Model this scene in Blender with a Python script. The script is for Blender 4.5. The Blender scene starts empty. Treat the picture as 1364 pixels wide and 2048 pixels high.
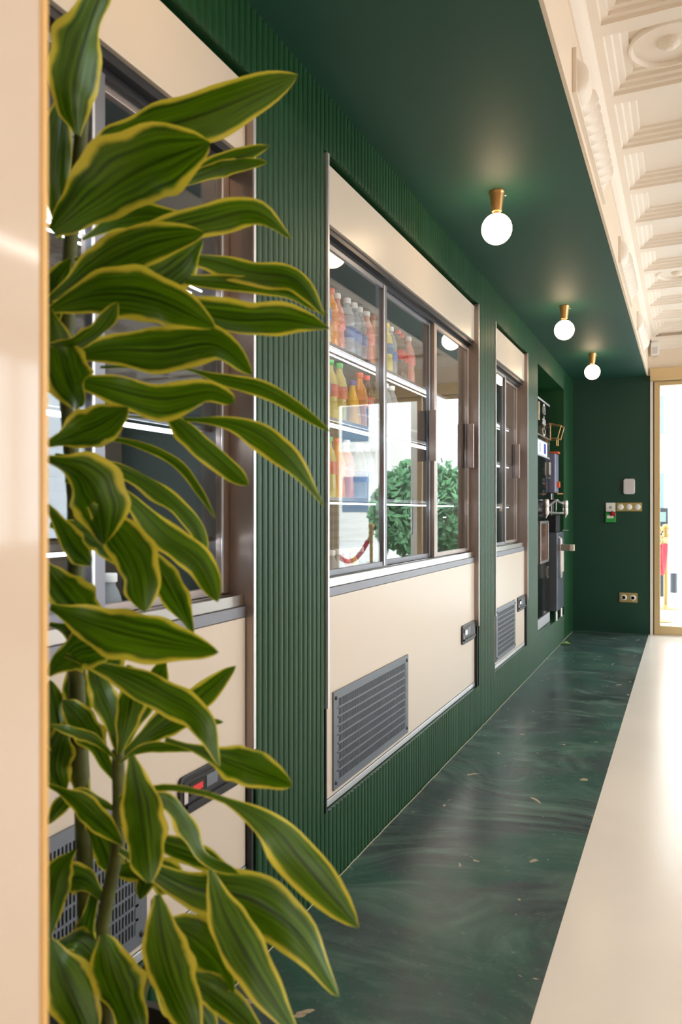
import bpy, bmesh, math, random
from mathutils import Vector, Matrix
random.seed(7)
C = bpy.context.scene
COL = C.collection
PI = math.pi
# ------------------------------------------------------------------ camera
F, H, PHI = 1530.0, 1.2, math.radians(24.27)
CO, SI = math.cos(PHI), math.sin(PHI)
cam = bpy.data.cameras.new('camera'); cam_o = bpy.data.objects.new('camera', cam); COL.objects.link(cam_o)
cam.sensor_fit = 'VERTICAL'; cam.sensor_height = 36.0; cam.lens = 36.0 * F / 2048.0
cam_o.location = (0, 0, H); cam_o.rotation_euler = (PI / 2, 0, PHI)
cam.clip_start = 0.02; cam.clip_end = 200
cam.dof.use_dof = True; cam.dof.focus_distance = 3.4; cam.dof.aperture_fstop = 4.6
C.camera = cam_o
# ------------------------------------------------------------------ world, light, exposure
w = bpy.data.worlds.new('sky'); C.world = w; w.use_nodes = True
bgn = w.node_tree.nodes['Background']; bgn.inputs[0].default_value = (0.84, 0.92, 1.0, 1); bgn.inputs[1].default_value = 6.6
C.view_settings.view_transform = 'Standard'; C.view_settings.look = 'None'
C.view_settings.exposure = 0.36; C.view_settings.gamma = 1.0
C.view_settings.use_curve_mapping = False
C.cycles.use_denoising = True
C.cycles.max_bounces = 10; C.cycles.diffuse_bounces = 5; C.cycles.glossy_bounces = 5
C.cycles.transparent_max_bounces = 24; C.cycles.sample_clamp_indirect = 6.0
C.cycles.caustics_reflective = False; C.cycles.caustics_refractive = False
def area(name, loc, rot, sx, sy, energy, color=(1, 1, 1), portal=False):
    l = bpy.data.lights.new(name, 'AREA'); l.shape = 'RECTANGLE'; l.size = sx; l.size_y = sy
    l.energy = energy; l.color = color
    o = bpy.data.objects.new(name, l); COL.objects.link(o); o.location = loc; o.rotation_euler = rot
    if portal: l.cycles.is_portal = True
    return o
area('facade_daylight_portal', (1.2, 8.2, 1.25), (-PI / 2, 0, 0), 2.9, 2.45, 1, portal=True)
area('side_window_portal', (4.72, 5.2, 1.75), (0, PI / 2, 0), 1.8, 5.2, 1, portal=True)
LAMP_E = 17.0; GLOBE_E = 14.0; TUBE_E = 9.0

# ------------------------------------------------------------------ helpers
def at(u, v, zc):
    xc = (u - 682.0) / F * zc
    return Vector((CO * xc - SI * zc, SI * xc + CO * zc, H + (1024.5 - v) / F * zc))
def xend(u, Y=8.07):
    t = (u - 682.0) / F
    return Y * (t * CO - SI) / (CO + t * SI)
def zend(u, v, Y=8.07):
    X = xend(u, Y); return H + (1024.5 - v) / F * (-X * SI + Y * CO)
ORG = {}
class MB:
    def __init__(s): s.v = []; s.f = []; s.uv = None
    def box(s, a, b, bevel=0):
        x0, y0, z0 = [min(a[i], b[i]) for i in range(3)]; x1, y1, z1 = [max(a[i], b[i]) for i in range(3)]
        n = len(s.v)
        s.v += [(x0, y0, z0), (x1, y0, z0), (x1, y1, z0), (x0, y1, z0), (x0, y0, z1), (x1, y0, z1), (x1, y1, z1), (x0, y1, z1)]
        for q in ((3, 2, 1, 0), (4, 5, 6, 7), (0, 1, 5, 4), (1, 2, 6, 5), (2, 3, 7, 6), (3, 0, 4, 7)): s.f.append([n + i for i in q])
        return s
    def quad(s, *p):
        n = len(s.v); s.v += [tuple(q) for q in p]; s.f.append(list(range(n, n + len(p)))); return s
    def tube(s, pts, rad, n=10, caps=True):
        pts = [Vector(p) for p in pts]
        if not hasattr(rad, '__len__'): rad = [rad] * len(pts)
        base = len(s.v); up = None
        for i, p in enumerate(pts):
            t = (pts[min(i + 1, len(pts) - 1)] - pts[max(i - 1, 0)]).normalized()
            if up is None: up = t.orthogonal().normalized()
            up = (up - t * up.dot(t)).normalized(); sd = t.cross(up)
            for k in range(n):
                a = 2 * PI * k / n; s.v.append(tuple(p + (up * math.cos(a) + sd * math.sin(a)) * rad[i]))
        for i in range(len(pts) - 1):
            for k in range(n):
                s.f.append([base + i * n + k, base + i * n + (k + 1) % n, base + (i + 1) * n + (k + 1) % n, base + (i + 1) * n + k])
        if caps:
            s.f.append([base + k for k in range(n)][::-1]); s.f.append([base + (len(pts) - 1) * n + k for k in range(n)])
        return s
    def lathe(s, prof, c=(0, 0, 0), n=20, axis='z', caps=True):
        base = len(s.v)
        for (r, z) in prof:
            for k in range(n):
                a = 2 * PI * k / n
                if axis == 'z': s.v.append((c[0] + r * math.cos(a), c[1] + r * math.sin(a), c[2] + z))
                elif axis == 'x': s.v.append((c[0] + z, c[1] + r * math.cos(a), c[2] + r * math.sin(a)))
                else: s.v.append((c[0] + r * math.sin(a), c[1] + z, c[2] + r * math.cos(a)))
        m = len(prof)
        for i in range(m - 1):
            for k in range(n):
                s.f.append([base + i * n + k, base + i * n + (k + 1) % n, base + (i + 1) * n + (k + 1) % n, base + (i + 1) * n + k])
        if caps and prof[0][0] > 1e-4: s.f.append([base + k for k in range(n)][::-1])
        if caps and prof[-1][0] > 1e-4: s.f.append([base + (m - 1) * n + k for k in range(n)])
        return s
    def poly(s, pts2, plane, d0, d1):
        """extrude a closed 2d outline. plane 'yz' -> x from d0 to d1 ; 'xz' -> y"""
        def P(p, d): return (d, p[0], p[1]) if plane == 'yz' else ((p[0], d, p[1]) if plane == 'xz' else (p[0], p[1], d))
        n = len(s.v); m = len(pts2)
        s.v += [P(p, d0) for p in pts2] + [P(p, d1) for p in pts2]
        s.f.append([n + i for i in range(m)][::-1]); s.f.append([n + m + i for i in range(m)])
        for i in range(m): s.f.append([n + i, n + (i + 1) % m, n + m + (i + 1) % m, n + m + i])
        return s
    def build(s, name, mat, parent=None, smooth=False, bevel=0, fix=True):
        org = ORG.get(parent.name, Vector((0, 0, 0))) if parent else Vector((0, 0, 0))
        me = bpy.data.meshes.new(name)
        me.from_pydata([tuple(Vector(v) - org) for v in s.v], [], s.f)
        if s.uv:
            ul = me.uv_layers.new(name='uv')
            for p in me.polygons:
                for li in p.loop_indices: ul.data[li].uv = s.uv[me.loops[li].vertex_index]
        if fix:
            bm = bmesh.new(); bm.from_mesh(me); bmesh.ops.recalc_face_normals(bm, faces=bm.faces); bm.to_mesh(me); bm.free()
        me.materials.append(mat); me.update()
        if smooth:
            for p in me.polygons: p.use_smooth = True
        o = bpy.data.objects.new(name, me); COL.objects.link(o)
        if parent: o.parent = parent; ORG[o.name] = org
        else: ORG[o.name] = org
        if smooth == 'auto' or smooth is True:
            try: me.set_sharp_from_angle(angle=math.radians(40))
            except Exception: pass
        if bevel:
            b = o.modifiers.new('bevel', 'BEVEL'); b.width = bevel; b.segments = 2; b.limit_method = 'ANGLE'
        return o
def rrect(y0, z0, y1, z1, r, n=5):
    pts = []
    for cy, cz, a0 in ((y1 - r, z1 - r, 0), (y0 + r, z1 - r, 90), (y0 + r, z0 + r, 180), (y1 - r, z0 + r, 270)):
        for k in range(n + 1):
            a = math.radians(a0 + 90 * k / n); pts.append((cy + r * math.cos(a), cz + r * math.sin(a)))
    return pts
def tag(o, label=None, cat=None, group=None, kind=None):
    if label: o['label'] = label
    if cat: o['category'] = cat
    if group: o['group'] = group
    if kind: o['kind'] = kind
    return o
def thing(name, loc, label, cat, group=None):
    o = bpy.data.objects.new(name, None); COL.objects.link(o); o.location = loc; o.empty_display_size = .05
    ORG[o.name] = Vector(loc); return tag(o, label, cat, group)
def struct(o): o['kind'] = 'structure'; return o
def copy_tree(o, parent=None):
    c = o.copy(); COL.objects.link(c); c.parent = parent
    for ch in list(o.children): copy_tree(ch, c)
    return c
def text(body, size, mat, parent, loc, rot, name='lettering', depth=0.0006, sx=1.0):
    cu = bpy.data.curves.new(name, 'FONT'); cu.body = body; cu.size = size; cu.extrude = depth
    cu.align_x = 'CENTER'; cu.align_y = 'CENTER'; cu.materials.append(mat)
    tmp = bpy.data.objects.new(name, cu); me = bpy.data.meshes.new_from_object(tmp); bpy.data.objects.remove(tmp)
    o = bpy.data.objects.new(name, me); COL.objects.link(o); o.parent = parent
    org = ORG.get(parent.name, Vector((0, 0, 0))) if parent else Vector((0, 0, 0))
    o.location = Vector(loc) - org; o.rotation_euler = rot; o.scale = (sx, 1, 1); return o

# ------------------------------------------------------------------ materials
def lin(c):
    return tuple(((x / 255.0) / 12.92 if x <= 10 else ((x / 255.0 + .055) / 1.055) ** 2.4) for x in c) + (1,)
def pmat(name, col, rough=.5, metal=0, spec=.5, emit=None, es=0, bump=0, bscale=60, coat=0, var=0, vscale=4):
    m = bpy.data.materials.new(name); m.use_nodes = True; nt = m.node_tree; b = nt.nodes['Principled BSDF']
    c = lin(col); b.inputs['Base Color'].default_value = c; b.inputs['Roughness'].default_value = rough
    b.inputs['Metallic'].default_value = metal; b.inputs['Specular IOR Level'].default_value = spec
    b.inputs['Coat Weight'].default_value = coat; b.inputs['Coat Roughness'].default_value = .08
    if emit: b.inputs['Emission Color'].default_value = lin(emit); b.inputs['Emission Strength'].default_value = es
    if bump or var:
        tc = nt.nodes.new('ShaderNodeTexCoord')
        if bump:
            n = nt.nodes.new('ShaderNodeTexNoise'); n.inputs['Scale'].default_value = bscale; n.inputs['Detail'].default_value = 4
            nt.links.new(tc.outputs['Object'], n.inputs['Vector'])
            bp = nt.nodes.new('ShaderNodeBump'); bp.inputs['Strength'].default_value = bump; bp.inputs['Distance'].default_value = .01
            nt.links.new(n.outputs['Fac'], bp.inputs['Height']); nt.links.new(bp.outputs[0], b.inputs['Normal'])
        if var:
            n = nt.nodes.new('ShaderNodeTexNoise'); n.inputs['Scale'].default_value = vscale; n.inputs['Detail'].default_value = 5
            nt.links.new(tc.outputs['Object'], n.inputs['Vector'])
            r = nt.nodes.new('ShaderNodeValToRGB'); r.color_ramp.elements[0].position = .3; r.color_ramp.elements[1].position = .7
            r.color_ramp.elements[0].color = tuple(x * (1 - var) for x in c[:3]) + (1,)
            r.color_ramp.elements[1].color = tuple(min(1, x * (1 + var)) for x in c[:3]) + (1,)
            nt.links.new(n.outputs['Fac'], r.inputs[0]); nt.links.new(r.outputs[0], b.inputs['Base Color'])
    return m
def emis(name, col, s):
    m = bpy.data.materials.new(name); m.use_nodes = True; nt = m.node_tree; nt.nodes.clear()
    o = nt.nodes.new('ShaderNodeOutputMaterial'); e = nt.nodes.new('ShaderNodeEmission')
    e.inputs[0].default_value = lin(col); e.inputs[1].default_value = s; nt.links.new(e.outputs[0], o.inputs[0]); return m
def glass(name, tint=(1, 1, 1), f0=.04, gain=1.0):
    """clear sheet: see-through, mirror-like towards grazing angles (same from both sides)"""
    m = bpy.data.materials.new(name); m.use_nodes = True; nt = m.node_tree; nt.nodes.clear(); N = nt.nodes.new; L = nt.links.new
    o = N('ShaderNodeOutputMaterial'); t = N('ShaderNodeBsdfTransparent'); g = N('ShaderNodeBsdfGlossy')
    t.inputs[0].default_value = (*tint, 1); g.inputs['Roughness'].default_value = 0.0; g.inputs[0].default_value = (1, 1, 1, 1)
    ge = N('ShaderNodeNewGeometry'); d = N('ShaderNodeVectorMath'); d.operation = 'DOT_PRODUCT'; L(ge.outputs['Normal'], d.inputs[0]); L(ge.outputs['Incoming'], d.inputs[1])
    def ma(op, a, b=None):
        n = N('ShaderNodeMath'); n.operation = op
        for k, x in enumerate((a, b)):
            if x is None: continue
            if isinstance(x, (int, float)): n.inputs[k].default_value = x
            else: L(x, n.inputs[k])
        return n.outputs[0]
    c = ma('ABSOLUTE', d.outputs['Value']); q = ma('POWER', ma('SUBTRACT', 1.0, c), 5.0)
    f = ma('MINIMUM', ma('MULTIPLY', ma('ADD', ma('MULTIPLY', q, 1 - f0), f0), gain), 1.0)
    mx = N('ShaderNodeMixShader'); L(f, mx.inputs[0]); L(t.outputs[0], mx.inputs[1]); L(g.outputs[0], mx.inputs[2]); L(mx.outputs[0], o.inputs[0]); return m
M = {}
M['green'] = pmat('ribbed_green_paint', (22, 66, 36), .4, spec=.38, var=.12, vscale=3)
M['green_flat'] = pmat('green_wall_paint', (20, 60, 46), .5, spec=.4, bump=.03, bscale=180)
M['green_ceil'] = pmat('green_ceiling_paint', (27, 72, 58), .6, spec=.4, bump=.03, bscale=140)
M['cream'] = pmat('cream_paint', (228, 210, 188), .55, bump=.02, bscale=150)
M['plaster'] = pmat('cream_plaster', (232, 220, 206), .5, bump=.03, bscale=90)
M['lacquer'] = pmat('beige_lacquer', (220, 202, 184), .08, spec=.4)
M['edge'] = pmat('beige_edge_band', (236, 190, 118), .4)
M['panel'] = pmat('beige_panel', (212, 198, 182), .32, spec=.5)
M['floor_b'] = pmat('cream_resin_floor', (236, 226, 214), .2, spec=.5, bump=.02, bscale=3, var=.03, vscale=2)
M['steel'] = pmat('brushed_steel', (190, 186, 184), .28, 1, bump=.02, bscale=200)
M['steel_w'] = pmat('pale_aluminium', (226, 226, 230), .35, .8)
M['bronze'] = pmat('warm_grey_aluminium', (164, 150, 144), .38, .85)
M['grey_alu'] = pmat('grey_aluminium', (128, 128, 136), .4, .7)
M['dark'] = pmat('charcoal_metal', (44, 44, 48), .4, .3)
M['black'] = pmat('black_plastic', (16, 17, 19), .35)
M['blackg'] = pmat('glossy_black', (8, 10, 11), .12)
M['brass'] = pmat('brushed_brass', (204, 158, 104), .36, .9)
M['gold'] = pmat('champagne_frame', (204, 178, 134), .4, .5)
M['goldp'] = pmat('brass_plate', (190, 168, 112), .38, .7)
M['white'] = pmat('white_plastic', (232, 228, 222), .45)
M['greyp'] = pmat('light_grey_plastic', (205, 196, 196), .5)
M['fridge_in'] = pmat('fridge_liner', (86, 90, 92), .4)
M['shelf_in'] = pmat('fridge_back_slats', (70, 72, 74), .45)
M['grille'] = pmat('grey_grille', (112, 117, 126), .42, .5)
M['globe'] = emis('globe_glow', (255, 220, 176), GLOBE_E)
M['tube'] = emis('led_tube_glow', (244, 248, 255), TUBE_E)
M['lamp'] = emis('ceiling_lamp_glow', (255, 247, 238), LAMP_E)
M['pane'] = glass('fridge_glass', (.95, .965, .965), .05, 1.0)
M['win'] = glass('door_glass', (.98, .99, .985), .04, 1.0)
M['gshelf'] = glass('shelf_glass', (.92, .95, .95), .04, 1.0)
M['red'] = pmat('red_velvet', (170, 14, 34), .8)
M['goldpost'] = pmat('polished_gold', (150, 122, 66), .4, .4)
M['asphalt'] = pmat('pavement', (214, 210, 204), .8, bump=.1, bscale=20)
M['totem'] = pmat('grey_totem', (36, 44, 50), .5)
M['build'] = pmat('pale_render', (226, 222, 214), .8)
M['bwin'] = pmat('window_glass_far', (90, 110, 130), .2)
M['bark'] = pmat('bark', (90, 72, 54), .9)
M['treeleaf'] = pmat('tree_leaf', (92, 136, 92), .7, var=.4, vscale=3)
M['soil'] = pmat('potting_soil', (48, 36, 28), .95, bump=.5, bscale=40)
M['pot'] = pmat('dark_pot', (52, 54, 52), .5)
M['stem'] = pmat('plant_stem', (86, 92, 44), .6, var=.3, vscale=30)
M['orange'] = pmat('orange_plastic', (226, 92, 46), .4)
M['paint_line'] = pmat('pale_sealant', (176, 172, 150), .8)
M['redlcd'] = pmat('red_display', (60, 10, 12), .3, emit=(255, 40, 50), es=.5)
M['lcd'] = pmat('lit_display', (200, 210, 225), .3, emit=(205, 222, 240), es=.7)
M['blue'] = pmat('blue_patch', (50, 60, 170), .4)
M['gl_green'] = pmat('emergency_green', (40, 150, 60), .45)

def floor_green():
    m = bpy.data.materials.new('green_marbled_resin'); m.use_nodes = True; nt = m.node_tree; b = nt.nodes['Principled BSDF']
    N = nt.nodes.new; L = nt.links.new
    tc = N('ShaderNodeTexCoord'); mp = N('ShaderNodeMapping'); L(tc.outputs['Object'], mp.inputs[0])
    def noise(scale, detail, rough, dist=0, vec=None):
        n = N('ShaderNodeTexNoise'); n.inputs['Scale'].default_value = scale; n.inputs['Detail'].default_value = detail; n.inputs['Roughness'].default_value = rough; n.inputs['Distortion'].default_value = dist
        L(vec or mp.outputs[0], n.inputs[0]); return n
    def ramp(src, *stops):
        r = N('ShaderNodeValToRGB'); e = r.color_ramp.elements
        for k, (p, c) in enumerate(stops):
            q = e[k] if k < 2 else e.new(p); q.position = p; q.color = c
        L(src, r.inputs[0]); return r
    def mix(a, b, f, mode='MIX'):
        x = N('ShaderNodeMixRGB'); x.blend_type = mode
        for k, y in ((0, f), (1, a), (2, b)):
            if isinstance(y, (tuple, float, int)): x.inputs[k].default_value = y
            else: L(y, x.inputs[k])
        return x.outputs[0]
    W1, B0 = (1, 1, 1, 1), (0, 0, 0, 1)
    n1 = noise(1.5, 8, .6, .6)
    base = ramp(n1.outputs['Fac'], (.30, lin((32, 50, 48))), (.72, lin((68, 100, 88))), (.46, lin((64, 74, 76))), (.58, lin((52, 86, 76)))).outputs[0]
    # broad arc-like trowel strokes: warped coordinates, anisotropic noise
    nw = noise(.9, 2, .5)
    va = N('ShaderNodeVectorMath'); va.operation = 'SCALE'; va.inputs['Scale'].default_value = 1.5; L(nw.outputs['Color'], va.inputs[0])
    vb = N('ShaderNodeVectorMath'); vb.operation = 'ADD'; L(tc.outputs['Object'], vb.inputs[0]); L(va.outputs[0], vb.inputs[1])
    mp2 = N('ShaderNodeMapping'); mp2.inputs['Scale'].default_value = (1.6, 6.0, 1); mp2.inputs['Rotation'].default_value = (0, 0, .6); L(vb.outputs[0], mp2.inputs[0])
    n2 = noise(1.5, 9, .66, 0, mp2.outputs[0])
    st = ramp(n2.outputs['Fac'], (.44, B0), (.70, W1))
    cl = noise(2.6, 3, .5); clr = ramp(cl.outputs['Fac'], (.32, B0), (.6, W1))
    fac = N('ShaderNodeMath'); fac.operation = 'MULTIPLY'; L(st.outputs[0], fac.inputs[0]); L(clr.outputs[0], fac.inputs[1])
    c1 = mix(base, lin((104, 128, 116)), fac.outputs[0])
    nf = noise(40, 6, .7, .5); c1b = mix(c1, lin((96, 118, 106)), ramp(nf.outputs['Fac'], (.56, B0), (.9, W1)).outputs[0])
    n3 = noise(5.2, 3, .55, 1.8); n3m = ramp(n3.outputs['Fac'], (.685, B0), (.70, W1))
    c2 = mix(c1b, lin((176, 158, 134)), n3m.outputs[0])
    class _O: pass
    mx2 = _O(); mx2.outputs = [c2]
    L(mx2.outputs[0], b.inputs['Base Color'])
    mr = N('ShaderNodeMapRange'); mr.inputs[3].default_value = .16; mr.inputs[4].default_value = .34; L(n1.outputs['Fac'], mr.inputs[0]); L(mr.outputs[0], b.inputs['Roughness'])
    bp = N('ShaderNodeBump'); bp.inputs['Strength'].default_value = .12; bp.inputs['Distance'].default_value = .01; L(n2.outputs['Fac'], bp.inputs['Height']); L(bp.outputs[0], b.inputs['Normal'])
    return m
M['floor_g'] = floor_green()
def leaf_mat():
    m = bpy.data.materials.new('variegated_leaf'); m.use_nodes = True; nt = m.node_tree; b = nt.nodes['Principled BSDF']
    N = nt.nodes.new; L = nt.links.new
    uv = N('ShaderNodeUVMap'); uv.uv_map = 'uv'; sp = N('ShaderNodeSeparateXYZ'); L(uv.outputs[0], sp.inputs[0])
    # x = signed cross position 0..1, y = leaf id + along
    a = N('ShaderNodeMath'); a.operation = 'SUBTRACT'; a.inputs[1].default_value = .5; L(sp.outputs[0], a.inputs[0])
    ab = N('ShaderNodeMath'); ab.operation = 'ABSOLUTE'; L(a.outputs[0], ab.inputs[0])
    nz = N('ShaderNodeTexNoise'); nz.inputs['Scale'].default_value = 3.0; mpn = N('ShaderNodeMapping'); mpn.inputs['Scale'].default_value = (.6, 1.5, 1); L(uv.outputs[0], mpn.inputs[0]); L(mpn.outputs[0], nz.inputs[0])
    nm = N('ShaderNodeMath'); nm.operation = 'MULTIPLY_ADD'; nm.inputs[1].default_value = .26; L(nz.outputs['Fac'], nm.inputs[0]); L(ab.outputs[0], nm.inputs[2])
    r = N('ShaderNodeValToRGB'); r.color_ramp.elements[0].position = .50; r.color_ramp.elements[0].color = (0, 0, 0, 1); r.color_ramp.elements[1].position = .57; r.color_ramp.elements[1].color = (1, 1, 1, 1); L(nm.outputs[0], r.inputs[0])
    # stripes lengthwise
    mp = N('ShaderNodeMapping'); mp.inputs['Scale'].default_value = (9, .8, 1); L(uv.outputs[0], mp.inputs[0])
    ns = N('ShaderNodeTexNoise'); ns.inputs['Scale'].default_value = 1.6; ns.inputs['Detail'].default_value = 4; L(mp.outputs[0], ns.inputs[0])
    g = N('ShaderNodeValToRGB'); g.color_ramp.elements[0].position = .3; g.color_ramp.elements[0].color = lin((26, 64, 1)); g.color_ramp.elements[1].position = .72; g.color_ramp.elements[1].color = lin((100, 142, 8)); L(ns.outputs['Fac'], g.inputs[0])
    # darker midrib
    mr = N('ShaderNodeMapRange'); mr.inputs[1].default_value = 0; mr.inputs[2].default_value = .05; mr.inputs[3].default_value = .35; mr.inputs[4].default_value = 1; L(ab.outputs[0], mr.inputs[0])
    mm = N('ShaderNodeMixRGB'); mm.blend_type = 'MULTIPLY'; mm.inputs[0].default_value = 1; L(g.outputs[0], mm.inputs[1]); L(mr.outputs[0], mm.inputs[2])
    mx = N('ShaderNodeMixRGB'); mx.inputs[2].default_value = lin((224, 212, 70)); L(r.outputs[0], mx.inputs[0]); L(mm.outputs[0], mx.inputs[1])
    L(mx.outputs[0], b.inputs['Base Color']); b.inputs['Roughness'].default_value = .36; b.inputs['Specular IOR Level'].default_value = .5
    tl = N('ShaderNodeBsdfTranslucent'); L(mx.outputs[0], tl.inputs[0])
    ms = N('ShaderNodeMixShader'); ms.inputs[0].default_value = .34; L(b.outputs[0], ms.inputs[1]); L(tl.outputs[0], ms.inputs[2])
    L(ms.outputs[0], nt.nodes['Material Output'].inputs[0])
    return m
M['leaf'] = leaf_mat()

# ================================================================== STRUCTURE
XW, XB, XC = -1.042, -0.332, -0.338
ZC, YE, XR, YB = 2.534, 8.07, 4.6, -2.6
ZK = 2.90
niches = [(.70, 1.762), (2.188, 4.158), (4.545, 5.585), (6.01, 7.39)]
NZ0, NZ1 = .241, 2.349
# ribbed wall
def ribbed_wall():
    m = MB(); pitch = .030; ys = []
    y = -1.5; RIB_END = 7.40
    while y < RIB_END - 1e-6:
        for k in range(6): ys.append((y + pitch * k / 6, math.sin(PI * k / 6) ** .55 * .008 if k else 0))
        y += pitch
    def off(yy):
        f = ((yy + 1.5) / pitch) % 1.0; return (max(0, math.sin(PI * f)) ** .55) * .008
    pts = [a for a, _ in ys if a < RIB_END] + [e for n in niches for e in n if e < RIB_END] + [RIB_END]
    pts = sorted(set(round(p, 5) for p in pts))
    XBs = XW - .008
    for a, b in zip(pts, pts[1:]):
        if b - a < 1e-5: continue
        mid = (a + b) / 2; xa, xb = XBs + off(a + 1e-7), XBs + off(b - 1e-7)
        inn = any(n[0] < mid < n[1] for n in niches)
        for z0, z1 in (((0, NZ0), (NZ1, ZC)) if inn else ((0, ZC),)):
            m.quad((xa, a, z0), (xb, b, z0), (xb, b, z1), (xa, a, z1))
            if inn and z0 == 0: m.quad((xa, a, z1), (xb, b, z1), (XBs, b, z1), (XBs, a, z1))
            if inn and z0 > 0: m.quad((xa, a, z0), (xb, b, z0), (XBs, b, z0), (XBs, a, z0))
    # smooth strip next to the corner
    m.quad((XW - .004, RIB_END, 0), (XW - .004, YE, 0), (XW - .004, YE, ZC), (XW - .004, RIB_END, ZC))
    # linings of the openings
    for i, (a, b) in enumerate(niches):
        d = XW - .75 if i == 3 else XW - .12
        m.quad((XBs, a, NZ1), (XBs, b, NZ1), (d, b, NZ1), (d, a, NZ1))
        m.quad((XBs, a, NZ0), (XBs, b, NZ0), (d, b, NZ0), (d, a, NZ0))
        m.quad((XBs, a, NZ0), (XBs, a, NZ1), (d, a, NZ1), (d, a, NZ0))
        m.quad((XBs + .004, b, NZ0), (XBs + .004, b, NZ1), (d, b, NZ1), (d, b, NZ0))
        if i == 3: m.quad((d, a, NZ0), (d, b, NZ0), (d, b, NZ1), (d, a, NZ1))
    m.quad((XBs - .8, -1.5, 0), (XBs - .8, YE, 0), (XBs - .8, YE, ZC), (XBs - .8, -1.5, ZC))
    return m.build('wall_left', M['green'], fix=False)
struct(ribbed_wall())
struct(MB().box((XW - .9, YB, -.1), (XB, YE + .02, 0)).build('floor', M['floor_g']))
struct(MB().box((XB, YB, -.1), (XR, YE + .25, 0)).build('floor', M['floor_b']))
struct(MB().box((XW - .9, YB, ZC), (XC - .012, YE + .02, ZC + .06)).build('ceiling', M['green_ceil']))
struct(MB().box((XC - .012, YB, ZC - .001), (XC, YE, ZK + .2)).build('trim_1', M['cream']))
# cove between fascia and coffered ceiling
mc = MB(); prof = [(XC, 2.80), (XC + .006, 2.80), (XC + .008, 2.835), (XC + .016, 2.865), (XC + .03, 2.885), (XC + .034, ZK), (XC, ZK)]
mc.poly(prof, 'xz', YB, YE); struct(mc.build('trim_2', M['plaster'], smooth=False))
# coffered ceiling
def coffers():
    m = MB(); P = .5; x0 = XC + .032; y0 = 2.846 - 11 * P
    steps = [(0, 0), (.034, 0), (.038, .012), (.058, .014), (.064, .026), (.084, .028), (.090, .040), (.112, .042), (.117, .050)]
    nx = int((XR - x0) / P) + 1; ny = int((YE - y0) / P + .999)
    for i in range(nx):
        for j in range(ny):
            ax, ay = x0 + i * P, y0 + j * P; bx, by = ax + P, ay + P
            if ay < YB - .5: continue
            rings = []
            for ins, dz in steps:
                z = ZK + dz; n = len(m.v)
                m.v += [(ax + ins, ay + ins, z), (bx - ins, ay + ins, z), (bx - ins, by - ins, z), (ax + ins, by - ins, z)]
                rings.append(n)
            for a, b in zip(rings, rings[1:]):
                for k in range(4): m.f.append([a + k, a + (k + 1) % 4, b + (k + 1) % 4, b + k])
            circle = (j - 11) % 6 == 0 or (j - 11) % 6 == 2 and i % 2 == 1
            m.f.append([rings[-1] + k for k in range(4)])
            if circle:
                cx, cy, z = (ax + bx) / 2, (ay + by) / 2, ZK + .050
                m.lathe([(.149, .0), (.148, -.010), (.142, -.018), (.134, -.018), (.128, -.006), (.127, 0)], (cx, cy, z), 40, caps=False)
                m.lathe([(.045, .0), (.040, -.010), (.028, -.022), (.012, -.028), (.0001, -.029)], (cx, cy, z), 24, caps=False)
    return m.build('ceiling', M['plaster'], fix=False)
struct(coffers())
struct(MB().box((XC, YB, ZK + .09), (XR, YE, ZK + .2)).build('ceiling', M['plaster']))
# end wall: green bay, facade opening, green pier
XJ = xend(1300.5)
struct(MB().box((XW - .9, YE, 0), (XJ, YE + .2, ZC)).build('wall_end', M['green_flat']))
mw = MB().box((XC - .012, YE, ZC), (XR, YE + .2, ZK + .2)); mw.box((XJ, YE, 2.6), (2.75, YE + .2, ZC + .01))
struct(mw.build('wall_end', M['cream']))
struct(MB().box((2.75, YE, 0), (XR, YE + .2, ZC)).build('wall_end', M['green_flat']))
# cornice on the end wall
mcw = MB().poly([(YE, 2.78), (YE - .012, 2.78), (YE - .016, 2.82), (YE - .03, 2.85), (YE - .05, 2.87), (YE - .055, ZK), (YE, ZK)], 'yz', XC + .03, XR)
struct(mcw.build('trim_3', M['plaster']))
mr_ = MB().box((XR, YB, 0), (XR + .1, 2.6, ZK + .2)); mr_.box((XR, 7.8, 0), (XR + .1, YE + .2, ZK + .2)); mr_.box((XR, 2.6, 0), (XR + .1, 7.8, .85)); mr_.box((XR, 2.6, 2.65), (XR + .1, 7.8, ZK + .2))
struct(mr_.build('wall_right', M['cream']))
for i in range(4):  # unseen side windows, added to bring neutral daylight from the right
    ya, yb = 2.6 + i * 1.3, 3.9 + i * 1.3
    wd = thing('window_%d' % (i + 1), (XR + .05, (ya + yb) / 2, .85), 'x', 'x'); del wd['label']; del wd['category']; wd['kind'] = 'structure'
    f_ = MB(); f_.box((XR + .02, ya, .85), (XR + .07, ya + .04, 2.65)); f_.box((XR + .02, yb - .04, .85), (XR + .07, yb, 2.65)); f_.box((XR + .02, ya + .04, .85), (XR + .07, yb - .04, .89)); f_.box((XR + .02, ya + .04, 2.61), (XR + .07, yb - .04, 2.65))
    f_.build('window_frame', M['gold'], wd); MB().box((XR + .04, ya + .04, .89), (XR + .046, yb - .04, 2.61)).build('window_pane', M['win'], wd)
struct(MB().box((XW - .9, YB - .1, 0), (XR + .1, YB, ZK + .2)).build('wall_back', M['cream']))
struct(MB().box((XW - 1.0, YB, 0), (XW - .9, YE + .2, ZC + .1)).build('wall_left', M['green_flat']))
# shutter box above doors
struct(MB().box((XJ, YE - .05, 2.476), (2.75, YE + .1, 2.596)).build('trim_4', M['gold'], bevel=.003))
# sealant line at the foot of the ribbed wall
ms = MB(); pts = [(XW + .003 + random.uniform(-.0015, .0015), y * .05 - 1.5, .002) for y in range(0, 190)]
ms.tube(pts, .0018, 5); struct(ms.build('trim_5', M['paint_line']))
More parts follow.
